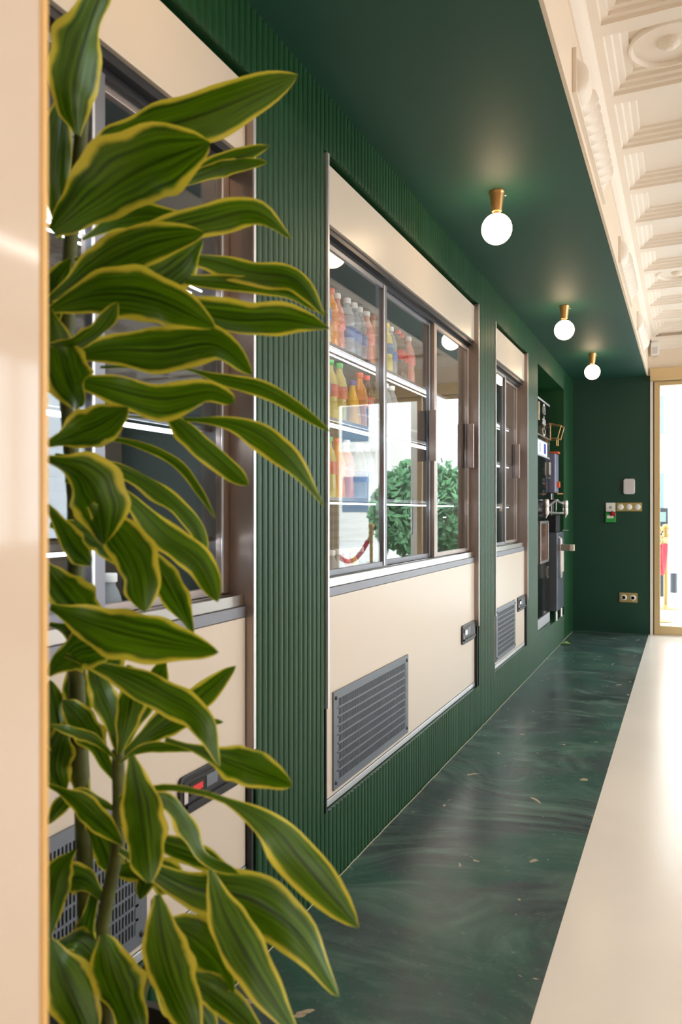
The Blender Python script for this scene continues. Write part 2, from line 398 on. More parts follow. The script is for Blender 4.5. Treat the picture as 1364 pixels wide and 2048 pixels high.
# white reveal strip + glass doors
struct(MB().box((XJ, YE - .01, 0), (xend(1306), YE + .12, 2.476)).build('trim_6', M['plaster']))
def glass_door(idx, x0, x1):
    d = thing('door_%d' % idx, ((x0 + x1) / 2, YE + .06, 0), 'x', 'x'); del d['label']; del d['category']; d['kind'] = 'structure'
    y0, y1 = YE + .01, YE + .06; fw = .052; zt = 2.474
    fr = MB()
    fr.box((x0, y0, .002), (x0 + fw, y1, zt)); fr.box((x1 - fw, y0, .002), (x1, y1, zt)); fr.box((x0 + fw, y0, .004), (x1 - fw, y1, .09)); fr.box((x0 + fw, y0, zt - .042), (x1 - fw, y1, zt))
    fr.build('door_frame', M['gold'], d, bevel=.002)
    MB().box((x0 + fw, y0 + .02, .09), (x1 - fw, y0 + .028, zt - .042)).build('glass_pane', M['win'], d)
    if idx > 1:
        h = MB().tube([(x0 + .09, y0 - .05, .95), (x0 + .09, y0 - .05, 1.35)], .012, 10); h.tube([(x0 + .09, y0 - .05, 1.0), (x0 + .09, y0, 1.0)], .008, 8); h.tube([(x0 + .09, y0 - .05, 1.3), (x0 + .09, y0, 1.3)], .008, 8)
        h.build('door_handle', M['steel'], d)
dx = xend(1308.5)
for i, (q0, q1) in enumerate(((0, .70), (.715, 1.83), (1.845, 3.03))): glass_door(i + 1, dx + q0, dx + q1)
struct(MB().box((xend(1306), YE + .03, 0), (dx, YE + .12, 2.476)).build('trim_7', M['dark']))

# foreground beige lacquered partition
pt = thing('partition_panel', (-.55, -.3, 0), 'tall glossy beige partition panel at the left edge in front of the plant', 'panel')
MB().box((-.60, -1.2, 0.001), (-.5, .488, ZC - .002)).build('panel_board', M['lacquer'], pt, bevel=.002)
MB().box((-.601, .4885, 0.001), (-.499, .4965, ZC - .002)).build('edge_band', M['edge'], pt, bevel=.002)

# ================================================================== FRIDGES
XP = -1.06
def fridge(y0, y1, splits, handles, vent, ctrl, shelves, label, big=False):
    """wall-built refrigerated cabinet, y0..y1 clear width"""
    r = thing('display_fridge', (-1.36, (y0 + y1) / 2, NZ0 + .002), label, 'fridge')
    a, b = y0 + .014, y1 - .014; XI = -1.66
    # carcass
    m = MB(); m.box((XI, a, .80), (XI + .02, b, 2.2)); m.box((XI, a, .80), (-1.13, b, .83)); m.box((XI, a, 2.19), (-1.13, b, 2.21))
    m.box((XI, a, .80), (-1.13, a + .02, 2.2)); m.box((XI, b - .02, .80), (-1.13, b, 2.2)); m.build('liner', M['fridge_in'], r)
    m = MB(); z = .9
    while z < 2.15: m.box((XI + .021, a + .03, z), (XI + .027, b - .03, z + .018)); z += .04
    m.build('back_slats', M['shelf_in'], r)
    MB().box((XI, a, NZ0 + .004), (XP - .03, b, .799)).build('compressor_housing', M['dark'], r)
    MB().box((XP - .02, a, 2.14), (XP, b, 2.332)).build('upper_panel', M['panel'], r, bevel=.002)
    MB().box((XP - .07, a, 2.208), (XP - .021, b, 2.33)).build('top_beam', M['dark'], r)
    m = MB().box((XP - .065, a, 2.118), (XP - .012, b, 2.139)); m.box((XP - .045, a, 2.10), (XP - .035, b, 2.118)); m.build('top_track', M['dark'], r)
    MB().box((XP - .018, a, .268), (XP, b, .922)).build('lower_panel', M['panel'], r, bevel=.002)
    MB().box((XP - .03, a, .244), (XP + .002, b, .266)).build('base_trim', M['steel_w'], r, bevel=.001)
    MB().box((XP - .03, a, .924), (XP + .002, b, .952)).build('lower_rail', M['grey_alu'], r, bevel=.001)
    m = MB().box((XP - .075, a, .953), (XP - .008, b, .972)); m.box((XP - .012, a, .953), (XP - .006, b, .982)); m.box((XP - .05, a, .972), (XP - .044, b, .982)); m.build('sill_track', M['steel'], r, bevel=.001)
    for s, yy in ((0, y0), (1, y1 - .013)):
        MB().box((XP - .055, yy, .573), (XP + .022, yy + .013, 2.343)).build('side_trim', M['bronze'] if s else M['steel_w'], r, bevel=.001)  # far trim browner: reflections on its inner face put into the colour
        MB().box((XP + .0225, yy + .001, .575), (XP + .0245, yy + .012, 2.341)).build('edge_strip', M['steel_w'], r)
        MB().box((XP - .055, yy + .002, .215 if s else .2), (XP + .016, yy + .011, .572)).build('lower_side_trim', M['dark'], r)
    # doors
    ys = [a] + splits + [b]
    for i in range(len(ys) - 1):
        back = (i % 2 == 1) if len(ys) > 3 else (i == 1)
        xo = XP - .028 - (.022 if back else 0); x1 = xo - .016
        p0, p1 = ys[i] - (.03 if back and i else 0), ys[i + 1] + (.03 if back and i < len(ys) - 2 else 0)
        fw = .042
        d = MB(); d.box((xo, p0, .984), (x1, p0 + fw, 2.10)); d.box((xo, p1 - fw, .984), (x1, p1, 2.10))
        d.box((xo, p0 + fw, .984), (x1, p1 - fw, 1.005)); d.box((xo, p0 + fw, 2.082), (x1, p1 - fw, 2.10))
        fo = d.build('door_frame', M['bronze'] if i == len(ys) - 2 else M['grey_alu'], r, bevel=.0015)
        MB().box((xo - .006, p0 + fw, 1.005), (xo - .009, p1 - fw, 2.082)).build('glass_pane', M['pane'], fo)
        g = MB().box((xo + .0005, p1 - fw, .99), (xo + .004, p1 - fw + .007, 2.095)); g.build('bright_bead', M['steel_w'], fo)
        for hy in handles:
            if ys[i] < hy < ys[i + 1]:
                MB().box((xo, hy - .012, 1.44), (xo + .038, hy + .003, 1.68)).box((xo, hy - .012, 1.44), (xo + .006, hy + .03, 1.68)).build('handle', M['bronze'], fo, bevel=.0015)
    # shelves with led tube
    for z in shelves:
        s = MB().box((-1.60, a + .022, z - .006), (-1.16, b - .022, z)).build('shelf', M['gshelf'], r)
        MB().box((-1.16, a + .022, z - .008), (-1.152, b - .022, z + .004)).build('price_rail', M['grey_alu'], s)
        [MB().tube([(x, a + .05, z - .018), (x, b - .05, z - .018)], .0028, 8).build('led_tube', M['tube'], s) for x in (-1.165, -1.198)]  # second tube of each pair imitates the first one's reflection
    MB().tube([(-1.15, a + .03, 2.172), (-1.15, b - .03, 2.172)], .006, 8).build('led_tube', M['tube'], r)
    # ventilation grille
    v0, v1 = vent; z0, z1 = .283, .607
    m = MB(); x0, x1 = XP + .001, XP + .006; e = .028
    m.box((x0, v0, z0), (x1, v1, z0 + e)); m.box((x0, v0, z1 - e), (x1, v1, z1)); m.box((x0, v0, z0 + e), (x1, v0 + e + .01, z1 - e)); m.box((x0, v1 - e - .01, z0 + e), (x1, v1, z1 - e))
    rows = 9
    for k in range(1, rows):
        zz = z0 + e + (z1 - z0 - 2 * e) * k / rows; m.box((x0, v0 + e, zz - .003), (x1, v1 - e, zz + .003))
    yy = v0 + e + .012
    while yy < v1 - e - .01: m.box((x0, yy, z0 + e), (x1 - .0005, yy + .0042, z1 - e)); yy += .0098
    g = m.build('vent_grille', M['grille'], r)
    MB().box((x0 - .0008, v0 + e, z0 + e), (x0 + .0012, v1 - e, z1 - e)).build('grille_backing', M['black'], g)
    for sy in (v0 + .018, v1 - .018):
        for sz in (z0 + .022, z1 - .022): MB().lathe([(.007, 0), (.007, .002), (.004, .004)], (x1, sy, sz), 12, 'x').build('screw', M['black'], g)
    # control panel
    c0, c1, cz0, cz1 = ctrl
    cp = MB().poly(rrect(c0, cz0, c1, cz1, .016), 'yz', XP + .0005, XP + .008)
    big = y0 < 1
    co = cp.build('control_panel', M['black'], r, bevel=.002)
    MB().poly(rrect(c0 + .012, cz0 + .012, c1 - .012, cz1 - .012, .008), 'yz', XP + .0082, XP + .0095).build('recess_plate', M['dark'], co)
    MB().box((XP + .0095, c0 + .02, cz0 + .018), (XP + .016, c1 - .02, cz0 + .026)).build('ledge', M['dark'], co)
    MB().box((XP + .0095, c0 + .035, cz0 + .042), (XP + .012, c0 + .095, cz1 - .022)).build('display_bezel', M['blackg'], co)
    MB().box((XP + .012, c0 + .045, cz0 + .048), (XP + .0125, c0 + .085, cz1 - .03)).build('red_digits' if big else 'status_display', M['redlcd'] if big else M['lcd'], co)  # on the farther fridges a pale glow imitates the reflection on the screen
    MB().box((XP + .0095, c0 + .103, cz0 + .042), (XP + .011, c0 + .150, cz1 - .022)).build('key_pad', M['grille'], co)
    MB().box((XP + .0095, c0 + .014, cz0 + .030), (XP + .0105, c0 + .028, cz0 + .060)).build('sticker', M['greyp'], co)
    return r
fridge(.712, 1.752, [1.235], [], (.77, 1.325), (1.44, 1.70, .497, .590), [1.80, 1.42, 1.13], 'nearest tall beige glass-door drinks fridge behind the leafy plant')
fridge(2.196, 4.150, [2.86, 3.49], [3.475, 4.085], (2.28, 3.02), (3.86, 4.125, .510, .610), [1.80, 1.535, 1.25], 'widest beige drinks fridge with three sliding glass doors, in the middle')
fridge(4.553, 5.577, [5.08], [5.46], (4.64, 5.22), (5.30, 5.56, .510, .610), [1.80, 1.535, 1.25], 'narrow beige drinks fridge farthest along the wall, next to the black vending machine')

# ================================================================== BOTTLES
def lmat(name, col, rough=.12, alpha=None):
    if alpha is None: return pmat(name, col, rough, spec=.6)
    m = bpy.data.materials.new(name); m.use_nodes = True; nt = m.node_tree; b = nt.nodes['Principled BSDF']
    b.inputs['Base Color'].default_value = lin(col); b.inputs['Roughness'].default_value = rough; b.inputs['Alpha'].default_value = alpha; return m
KINDS = {
 # body colour, alpha, cap colour, label colour, shape
 'lemonade': ((226, 214, 120), .9, (248, 214, 40), (70, 120, 170), 'pet'),
 'orange_soda': ((240, 150, 50), .95, (228, 96, 52), (240, 130, 50), 'pet'),
 'green_soda': ((214, 200, 120), .8, (70, 176, 90), (196, 84, 60), 'pet'),
 'water': ((214, 226, 236), .42, (246, 248, 250), (60, 110, 190), 'water'),
 'juice': ((250, 190, 30), 1, (90, 84, 180), (250, 190, 30), 'cone'),
 'cola': ((70, 34, 24), .95, (214, 40, 40), (196, 30, 36), 'pet'),
 'pink_drink': ((236, 160, 150), .8, (236, 232, 226), (230, 120, 120), 'pet'),
}
def bottle(kind):
    bc, al, cc, lc, sh = KINDS[kind]
    b = thing('drink_bottle', (0, 0, 0), 'x', 'bottle')
    bm_ = lmat(kind + '_body', bc, .1, al); cm = pmat(kind + '_cap', cc, .4); lm = pmat(kind + '_label', lc, .35, var=.35, vscale=28)
    if sh == 'cone': prof = [(.024, 0), (.033, .006), (.034, .03), (.027, .09), (.017, .135), (.012, .158), (.012, .17)]; lz = (.035, .036)
    elif sh == 'water': prof = [(.026, 0), (.032, .008), (.0325, .06), (.031, .065), (.0325, .07), (.0325, .115), (.030, .12), (.0325, .13), (.030, .155), (.020, .185), (.0125, .2), (.0125, .212)]; lz = (.07, .112)
    else: prof = [(.025, 0), (.031, .01), (.031, .05), (.028, .075), (.029, .09), (.032, .105), (.031, .14), (.024, .17), (.014, .19), (.0125, .205), (.0125, .212)]; lz = (.09, .135)
    body = MB().lathe(prof, n=18).build('bottle_body', bm_, b, smooth=True)
    t = prof[-1][1]
    MB().lathe([(.0155, t - .004), (.0158, t + .012), (.014, t + .016)], n=16).build('cap', cm, b, smooth=True)
    if sh != 'cone':
        lb = MB().lathe([(.0334, lz[0]), (.0336, lz[0] + .01), (.0336, lz[1] - .01), (.0332, lz[1])], n=18); lo = lb.build('label_band', lm, b, smooth=True)
        if kind == 'orange_soda': text('FANTA', .017, M['white'], b, (.0345, 0, .113), (PI / 2, 0, PI / 2 - .5), depth=.0006)
    return b
protos = {}; used = {}
ORD = ['first', 'second', 'third', 'fourth', 'fifth', 'sixth', 'seventh', 'eighth', 'ninth', 'tenth', 'eleventh', 'twelfth', 'thirteenth', 'fourteenth', 'fifteenth', 'sixteenth', 'seventeenth', 'eighteenth', 'nineteenth', 'twentieth']
COLW = {'lemonade': 'yellow-capped lemonade bottle', 'orange_soda': 'orange soda bottle with orange label', 'green_soda': 'green-capped soda bottle', 'water': 'clear water bottle with white cap', 'juice': 'conical orange juice bottle with violet cap', 'cola': 'dark cola bottle with red cap', 'pink_drink': 'pink drink bottle with white cap'}
SHORT = {'lemonade': 'yellow-capped lemonade bottle', 'orange_soda': 'orange soda bottle', 'green_soda': 'green-capped soda bottle', 'water': 'white-capped water bottle', 'juice': 'conical orange juice bottle', 'cola': 'dark red-capped bottle', 'pink_drink': 'pink drink bottle'}
FRN = {1: 'nearest fridge', 2: 'middle wide fridge', 3: 'farthest fridge'}
def put(kind, x, y, z, label, group):
    if kind not in protos: protos[kind] = bottle(kind); o = protos[kind]
    else: o = copy_tree(protos[kind])
    o.location = (x, y, z + .001); o.rotation_euler.z = random.uniform(-.25, .25)
    o['label'] = label; o['group'] = group; o['category'] = 'bottle'
def row(fr, shelf_name, z, y0, kinds, pitch=.072, x=-1.205, rowname='front row'):
    grp = 'bottles on the %s of the %s' % (shelf_name, FRN[fr])
    for i, k in enumerate(kinds):
        if k is None: continue
        lab = '%s, %s from left%s, %s, %s' % (SHORT[k], ORD[i], ' in the back row' if rowname != 'front row' else '', shelf_name, FRN[fr])
        put(k, x + random.uniform(-.006, .006), y0 + i * pitch, z, lab, grp)
row(2, 'top shelf', 1.80, 2.285, ['orange_soda', 'orange_soda', 'orange_soda', 'lemonade', 'orange_soda', 'pink_drink', 'water', 'water', 'water', 'pink_drink', 'orange_soda', 'lemonade', 'lemonade', 'water', 'cola', 'cola', 'pink_drink'])
row(2, 'second shelf', 1.535, 2.285, ['lemonade', 'lemonade', 'lemonade', 'lemonade', 'green_soda', 'green_soda', None, 'juice', 'orange_soda', 'cola', None, 'lemonade', 'water', 'water'])
row(2, 'third shelf', 1.25, 2.285, ['water', 'water', 'cola', 'cola', 'green_soda', 'orange_soda', 'pink_drink', None, 'water', 'water'])
row(2, 'bottom shelf', .83, 2.285, ['water', 'cola', 'cola', 'orange_soda', 'water', 'water', 'pink_drink', 'lemonade', 'water'])
row(1, 'bottom shelf', .83, 1.03, ['water', 'water', 'water', 'water', 'water', 'water', None, 'water'])
row(1, 'bottom shelf', .83, 1.00, ['water', 'water', 'water', 'water', 'water'], x=-1.285, rowname='back row')
row(1, 'top shelf', 1.80, 1.06, ['cola', 'water', 'pink_drink', 'water', 'cola'])
row(3, 'bottom shelf', .83, 4.66, ['lemonade', 'water', 'water', None, 'pink_drink', 'water'])
row(3, 'second shelf', 1.535, 4.66, ['lemonade', 'orange_soda', 'green_soda'])

# ================================================================== VENDING MACHINE
VX = -1.09
vm = thing('vending_machine', (-1.35, 6.42, NZ0 + .001), 'tall black coffee vending machine with round face logo recessed in the wall', 'vending machine')
MB().box((-1.70, 6.03, .245), (VX - .012, 6.86, 2.13)).build('cabinet', M['black'], vm, bevel=.004)
MB().box((VX - .011, 6.035, 1.84), (VX, 6.855, 2.118)).build('header_sign', M['blackg'], vm, bevel=.002)
MB().box((VX - .011, 6.035, 2.119), (VX + .003, 6.855, 2.134)).build('top_strip', M['steel_w'], vm)
MB().box((VX - .011, 6.035, 1.825), (VX + .003, 6.855, 1.838)).build('trim_strip', M['steel'], vm)
MB().box((VX - .011, 6.035, 1.79), (VX + .003, 6.855, 1.798)).build('trim_strip', M['steel'], vm)
MB().box((VX - .011, 6.035, 1.66), (VX + .004, 6.855, 1.672)).build('trim_strip', M['steel_w'], vm)
MB().box((VX - .011, 6.035, 1.799), (VX, 6.855, 1.824)).build('trim_strip', M['blackg'], vm)
dp = MB().box((VX - .011, 6.04, 1.675), (VX + .002, 6.72, 1.788)).build('display', M['lcd'], vm)
MB().box((VX + .002, 6.56, 1.69), (VX + .003, 6.66, 1.775)).build('blue_window', M['blue'], dp)
MB().box((VX + .002, 6.36, 1.69), (VX + .003, 6.39, 1.77)).build('grey_bar', M['grille'], dp)
MB().box((VX - .011, 6.725, 1.675), (VX, 6.855, 1.788)).build('side_plate', M['dark'], vm)
mdoor = MB().box((VX - .011, 6.035, .335), (VX, 6.855, 1.658)).build('front_door', M['blackg'], vm, bevel=.002)
for z, ss in ((1.56, '- - -'), (1.47, '1 2 3 4 5'), (1.44, '6 7 8 9 0'), (1.37, 'I I I I I'), (1.345, 'I I I I I')):
    text(ss, .030, M['grille'], mdoor, (VX + .001, 6.55, z), (PI / 2, 0, PI / 2), 'button_legend')
MB().box((VX, 6.76, 1.52), (VX + .02, 6.83, 1.63)).build('card_reader', M['steel'], mdoor, bevel=.003)
MB().box((VX, 6.74, 1.49), (VX + .012, 6.84, 1.498)).build('coin_lip', M['steel'], mdoor)
m = MB(); y0, y1, z0, z1 = 6.34, 6.74, .775, 1.125; e = .022
m.box((VX, y0, z0), (VX + .014, y1, z0 + e)); m.box((VX, y0, z1 - e), (VX + .014, y1, z1)); m.box((VX, y0, z0 + e), (VX + .014, y0 + e, z1 - e)); m.box((VX, y1 - e, z0 + e), (VX + .014, y1, z1 - e))
wf = m.build('serving_window_frame', M['steel'], mdoor, bevel=.002)
MB().box((VX + .0005, y0 + e, z0 + e), (VX + .003, y1 - e, z1 - e)).build('serving_window', pmat('brown_tinted', (84, 52, 34), .2), wf)
m = MB(); m.poly(rrect(6.70, .63, 6.76, .735, .02), 'yz', VX, VX + .008); lk = m.build('lock_surround', M['steel'], mdoor); MB().poly(rrect(6.713, .645, 6.747, .72, .012), 'yz', VX + .0082, VX + .010).build('lock_recess', M['black'], lk)
MB().box((VX - .011, 6.035, .246), (VX + .004, 6.855, .328)).build('kick_plate', M['steel_w'], vm)
# logo: open ring, wordmark and smile
def arc(m, cy, cz, r, a0, a1, w, sz=1.0, n=24):
    for k in range(n):
        A = math.radians(a0 + (a1 - a0) * k / n); B = math.radians(a0 + (a1 - a0) * (k + 1) / n)
        p = lambda a, rr: (VX + .0012, cy + rr * math.cos(a), cz + rr * math.sin(a) * sz)
        m.quad(p(A, r), p(B, r), p(B, r + w), p(A, r + w))
lg = MB(); arc(lg, 6.575, 2.045, .052, -20, 200, .014); lg.quad((VX + .0012, 6.568, 2.015), (VX + .0012, 6.582, 2.015), (VX + .0012, 6.582, 2.075), (VX + .0012, 6.568, 2.075))
arc(lg, 6.575, 1.90, .062, 180, 360, .014, .8); lg.quad((VX + .0012, 6.568, 1.89), (VX + .0012, 6.582, 1.89), (VX + .0012, 6.582, 1.93), (VX + .0012, 6.568, 1.93))
lg.build('smile_logo', M['white'], vm, fix=False)
text('allu', .105, M['white'], vm, (VX + .0015, 6.575, 1.965), (PI / 2, 0, PI / 2), 'logo_lettering', sx=1.1)
MB().box((VX + .0005, 6.30, 1.95), (VX + .0015, 6.37, 2.10)).build('coffee_picture', pmat('coffee_print', (176, 150, 110), .5, var=.5, vscale=20), vm)

# steel drink dispenser beside the vending machine
dd = thing('drink_dispenser', (-1.2, 7.1, NZ0 + .001), 'steel and grey juice dispenser with taps and handles in the right part of the recess', 'dispenser')
low = MB().box((-1.5, 6.90, .325), (-1.03, 7.30, 1.02)).build('lower_cabinet', pmat('grey_steel_sheet', (104, 110, 120), .35, .6), dd, bevel=.006)
for y in (6.93, 7.22):
    for x in (-1.045, -1.35): MB().tube([(x, y, .2425), (x, y, .325)], .012, 8).build('leg', M['steel_w'], dd)
MB().box((-1.4, 6.96, 1.021), (-1.05, 7.2, 1.17)).build('neck', M['dark'], dd)
up = MB().box((-1.4, 6.93, 1.37), (-1.05, 7.12, 1.72)).build('upper_housing', pmat('violet_grey_plastic', (116, 116, 140), .35), dd, bevel=.01)
MB().box((-1.30, 6.98, 1.171), (-1.09, 7.1, 1.369)).build('mixing_column', M['steel'], dd, bevel=.004)
MB().box((-1.10, 6.95, 1.7205), (-1.03, 7.06, 1.735)).build('orange_clip', M['orange'], dd)
MB().box((-1.0495, 7.02, 1.42), (-1.03, 7.08, 1.47)).build('orange_switch', M['orange'], up)
MB().tube([(-1.04, 6.98, 1.362), (-.995, 7.0, 1.362)], .007, 8).build('yellow_pin', M['brass'], dd)
m = MB().tube([(-1.035, 6.35, 1.235), (-1.02, 6.75, 1.30), (-1.0, 7.1, 1.27)], .011, 8); m.tube([(-1.035, 6.35, 1.2), (-1.02, 6.75, 1.19), (-1.0, 7.1, 1.19)], .010, 8); m.tube([(-1.02, 6.75, 1.30), (-1.03, 6.82, 1.22), (-1.02, 6.75, 1.19)], .008, 8)
m.tube([(-1.02, 6.85, 1.30), (-1.1, 7.0, 1.30)], .012, 8); m.build('tap_arm', M['steel'], dd, smooth=True)
for x, y in ((-1.035, 6.33), (-.99, 7.1)):
    t_ = MB().lathe([(.006, -.085), (.012, -.07), (.024, -.055), (.026, -.05), (.026, .0), (.022, .003), (.026, .008), (.026, .055), (.02, .068), (.008, .07)], (x, y, 1.235), 18).build('tap', M['steel'], dd, smooth=True)
sb = MB().box((-1.029, 6.93, .858), (-.925, 6.99, .915)).build('square_bar', M['steel'], dd, bevel=.003)
MB().box((-.925, 6.93, .858), (-.893, 6.99, .915)).build('bar_end', M['panel'], sb, bevel=.003)
for y in (6.935, 6.99):
    MB().tube([(-1.029, y, .98), (-1.008, y, .965), (-1.008, y, .62), (-1.029, y, .61)], .0075, 8).build('pull_handle', M['steel'], low, smooth=True)
MB().box((-1.0295, 7.10, .66), (-1.012, 7.18, .85)).build('cream_handle', M['panel'], low, bevel=.004)
MB().box((-1.03, 7.2, 1.03), (-.98, 7.24, 1.036)).build('drip_pin', M['steel_w'], dd)
# wire basket on the wall of the recess
wb = MB(); 
A = [(-1.12, 6.92, 1.99), (-1.12, 7.10, 1.99), (-1.00, 7.10, 1.96), (-1.00, 6.92, 1.96)]; B = [(-1.12, 6.92, 1.85), (-1.12, 7.10, 1.85), (-1.03, 7.10, 1.85), (-1.03, 6.92, 1.85)]
for q in (A, B): wb.tube(q + [q[0]], .004, 6)
for a_, b_ in zip(A, B): wb.tube([a_, b_], .004, 6)
wb.tube([(-1.05, 7.0, 1.85), (-1.05, 7.0, 1.79), (-1.04, 7.02, 1.79), (-1.04, 7.02, 1.85)], .004, 6)
MB().box((-1.13, 6.9, 1.735), (-1.10, 6.94, 1.99)).box((-1.13, 6.9, 1.98), (-1.11, 7.1, 1.995)).build('basket_post', M['steel'], dd)
wb.build('wire_basket', M['brass'], dd)

# ================================================================== CEILING LIGHTS
def globe(y, label, x=-.718):
    r = thing('ceiling_light', (x, y, ZC), label, 'light', 'brass globe ceiling lights')
    MB().lathe([(.033, 0), (.033, -.006), (.031, -.010), (.030, -.014), (.0215, -.078), (.0205, -.084), (.012, -.085), (.012, -.094)], (x, y, ZC), 24).build('brass_cone', M['brass'], r, smooth=True)
    prof = [(.063 * math.sin(PI * k / 16) + 1e-5, .063 * math.cos(PI * k / 16)) for k in range(17)]
    MB().lathe(prof, (x, y, ZC - .156), 32).build('globe_bulb', M['globe'], r, smooth=True)
    MB().tube([(x + .031, y + .008, ZC - .018), (x + .037, y + .01, ZC - .018)], .003, 8).build('set_screw', M['steel_w'], r)
globe(3.17, 'globe light in brass cone nearest the camera, largest of three')
globe(5.11, 'globe light in brass cone, middle of the row on the green ceiling')
globe(6.74, 'globe light in brass cone, farthest, close to the green end wall')
globe(1.23, 'globe light in brass cone overhead, above the plant and nearest fridge')

# ribbed plaster brackets on the fascia
def bracket(y0, label):
    r = thing('plaster_moulding', (XC, y0 + .5, 2.566), label, 'moulding', 'ribbed plaster mouldings on the fascia')
    m = MB().box((XC + .0005, y0, 2.566), (XC + .014, y0 + 1.0, 2.574)); m.box((XC + .0005, y0, 2.5745), (XC + .014, y0 + .008, 2.712)); m.build('bracket_frame', M['plaster'], r)
    m = MB(); n, k = 160, 16; L = .86; ya = y0 + .06
    for i in range(n + 1):
        y = ya + L * i / n
        for j in range(k + 1):
            a = PI * j / k
            tw = ((y - ya - .09) / .077 - j / k * .75)
            f = tw % 1.0
            rid = (.30 + .70 * (f ** 1.6) * (1 if f < .9 else (1 - f) / .1)) if tw > 0 else .66
            end = min(1, (i / n) / .03) ** .5 if i / n < .03 else (min(1, (1 - i / n) / .03)) ** .5
            rx = .066 * rid * end; 
            m.v.append((XC + .001 + rx * math.sin(a), y, 2.652 - (.066) * math.cos(a) * (.9 + .1 * rid)))
    for i in range(n):
        for j in range(k): q = i * (k + 1) + j; m.f.append([q, q + 1, q + k + 2, q + k + 1])
    m.build('ribbed_shell', M['plaster'], r, smooth=True, fix=False)
bracket(2.58, 'ribbed cream plaster moulding on the fascia, nearest of three')
bracket(4.45, 'ribbed cream plaster moulding on the fascia, middle of three')
bracket(6.17, 'ribbed cream plaster moulding on the fascia, farthest, near the end wall')

# ================================================================== FITTINGS ON THE END WALL
def zz(u, v): return zend(u, v)
yf = YE - .001
a = MB().poly(rrect(xend(1247), zz(1258, 989), xend(1270), zz(1258, 958), .022), 'xz', yf, yf - .03).build('wall_sensor', M['greyp'], bevel=.006)
tag(a, 'white rounded rectangular box on the green end wall above the switches', 'sensor')
def plate(name, u0, u1, v0, v1, n, label, cat, margin=0):
    x0, x1, z0, z1 = xend(u0), xend(u1), zz((u0 + u1) / 2, v1), zz((u0 + u1) / 2, v0)
    r = thing(name, ((x0 + x1) / 2, yf, (z0 + z1) / 2), label, cat)
    MB().box((x0, yf, z0), (x1, yf - .008, z1)).build('brass_plate', M['goldp'], r, bevel=.001)
    for i in range(n):
        cx = x0 + (x1 - x0) * (i + .5 + (0.0)) / n
        k = MB().lathe([(.0285, 0), (.0285, -.006), (.025, -.009), (.001, -.010)], (cx, yf - .008, (z0 + z1) / 2), 24, 'y').build('round_rocker' if n == 3 else 'round_socket', M['white'], r, smooth=True)
        if n == 2:
            MB().lathe([(.018, 0), (.018, -.0006), (.016, -.0006), (.016, 0)], (cx, yf - .0185, (z0 + z1) / 2), 20, 'y').build('socket_ring', M['greyp'], k)
            for s in (-1, 1): MB().lathe([(.003, 0), (.003, -.001)], (cx + s * .0095, yf - .018, (z0 + z1) / 2), 8, 'y').build('pin_hole', M['black'], k)
        else: MB().box((cx - .02, yf - .0195, (z0 + z1) / 2 - .0006), (cx + .02, yf - .018, (z0 + z1) / 2 + .0006)).build('rocker_seam', M['greyp'], k)
plate('light_switch', 1233, 1284, 1006, 1023, 3, 'brass plate with three round white switches on the end wall', 'switch')
plate('power_socket', 1239, 1275, 1186, 1205, 2, 'brass plate with two round white sockets low on the end wall', 'socket')
x0, x1 = xend(1212), xend(1231); z0, z1 = zz(1221, 1024), zz(1221, 1006)
ks = thing('key_switch', ((x0 + x1) / 2, yf, (z0 + z1) / 2), 'square white key switch plate left of the three brass-plated switches', 'switch')
MB().box((x0, yf, z0), (x1, yf - .01, z1)).build('switch_plate', M['white'], ks, bevel=.002)
MB().lathe([(.011, 0), (.011, -.004), (.006, -.004), (.006, -.001), (.0, -.001)], ((x0 + x1) / 2, yf - .01, (z0 + z1) / 2), 16, 'y').build('key_barrel', M['steel'], ks)
x0, x1 = xend(1211.5), xend(1232); z0, z1 = zz(1221, 1045), zz(1221, 1025.5)
eb = thing('emergency_box', ((x0 + x1) / 2, yf, (z0 + z1) / 2), 'small green emergency box with a red tag below the key switch', 'emergency box')
MB().box((x0, yf, z0), (x1, yf - .035, z1)).build('green_housing', M['gl_green'], eb, bevel=.004)
MB().box((x0 + .015, yf - .0355, z0 + .04), (x1 - .02, yf - .037, z0 + .07)).build('white_label', M['white'], eb)
m = MB(); m.tube([((x0 + x1) / 2 + .005, yf - .04, z1 - .03), ((x0 + x1) / 2 + .02, yf - .055, z1 + .005), ((x0 + x1) / 2 + .035, yf - .05, z1 - .01), ((x0 + x1) / 2 + .04, yf - .04, z1 - .035)], [.012, .016, .014, .008], 10)
m.build('red_tag', M['red'], eb, smooth=True)
# motion detector above the door
md = thing('motion_detector', (xend(1306), yf, 2.81), 'small white detector box on the cream wall beneath the cornice above the door', 'detector')
MB().poly(rrect(xend(1302), 2.72, xend(1302) + .075, 2.85, .012), 'xz', yf, yf - .055).build('detector_body', M['white'], md, bevel=.004)
MB().box((xend(1302) + .014, yf - .0555, 2.735), (xend(1302) + .06, yf - .058, 2.80)).build('detector_lens', M['greyp'], md)
# fallen leaf
m = MB(); p = at(1130, 1290, 6.93); p.z = .004
m.quad((p.x - .05, p.y - .02, .004), (p.x, p.y - .04, .018), (p.x + .055, p.y + .0, .006), (p.x + .01, p.y + .035, .026))
m.tube([(p.x - .05, p.y - .02, .005), (p.x - .03, p.y - .01, .01), (p.x + .05, p.y, .01)], .003, 5)
tag(m.build('fallen_leaf', pmat('pale_leaf', (150, 176, 96), .5)), 'small pale green fallen leaf on the floor by the ribbed wall', 'leaf')

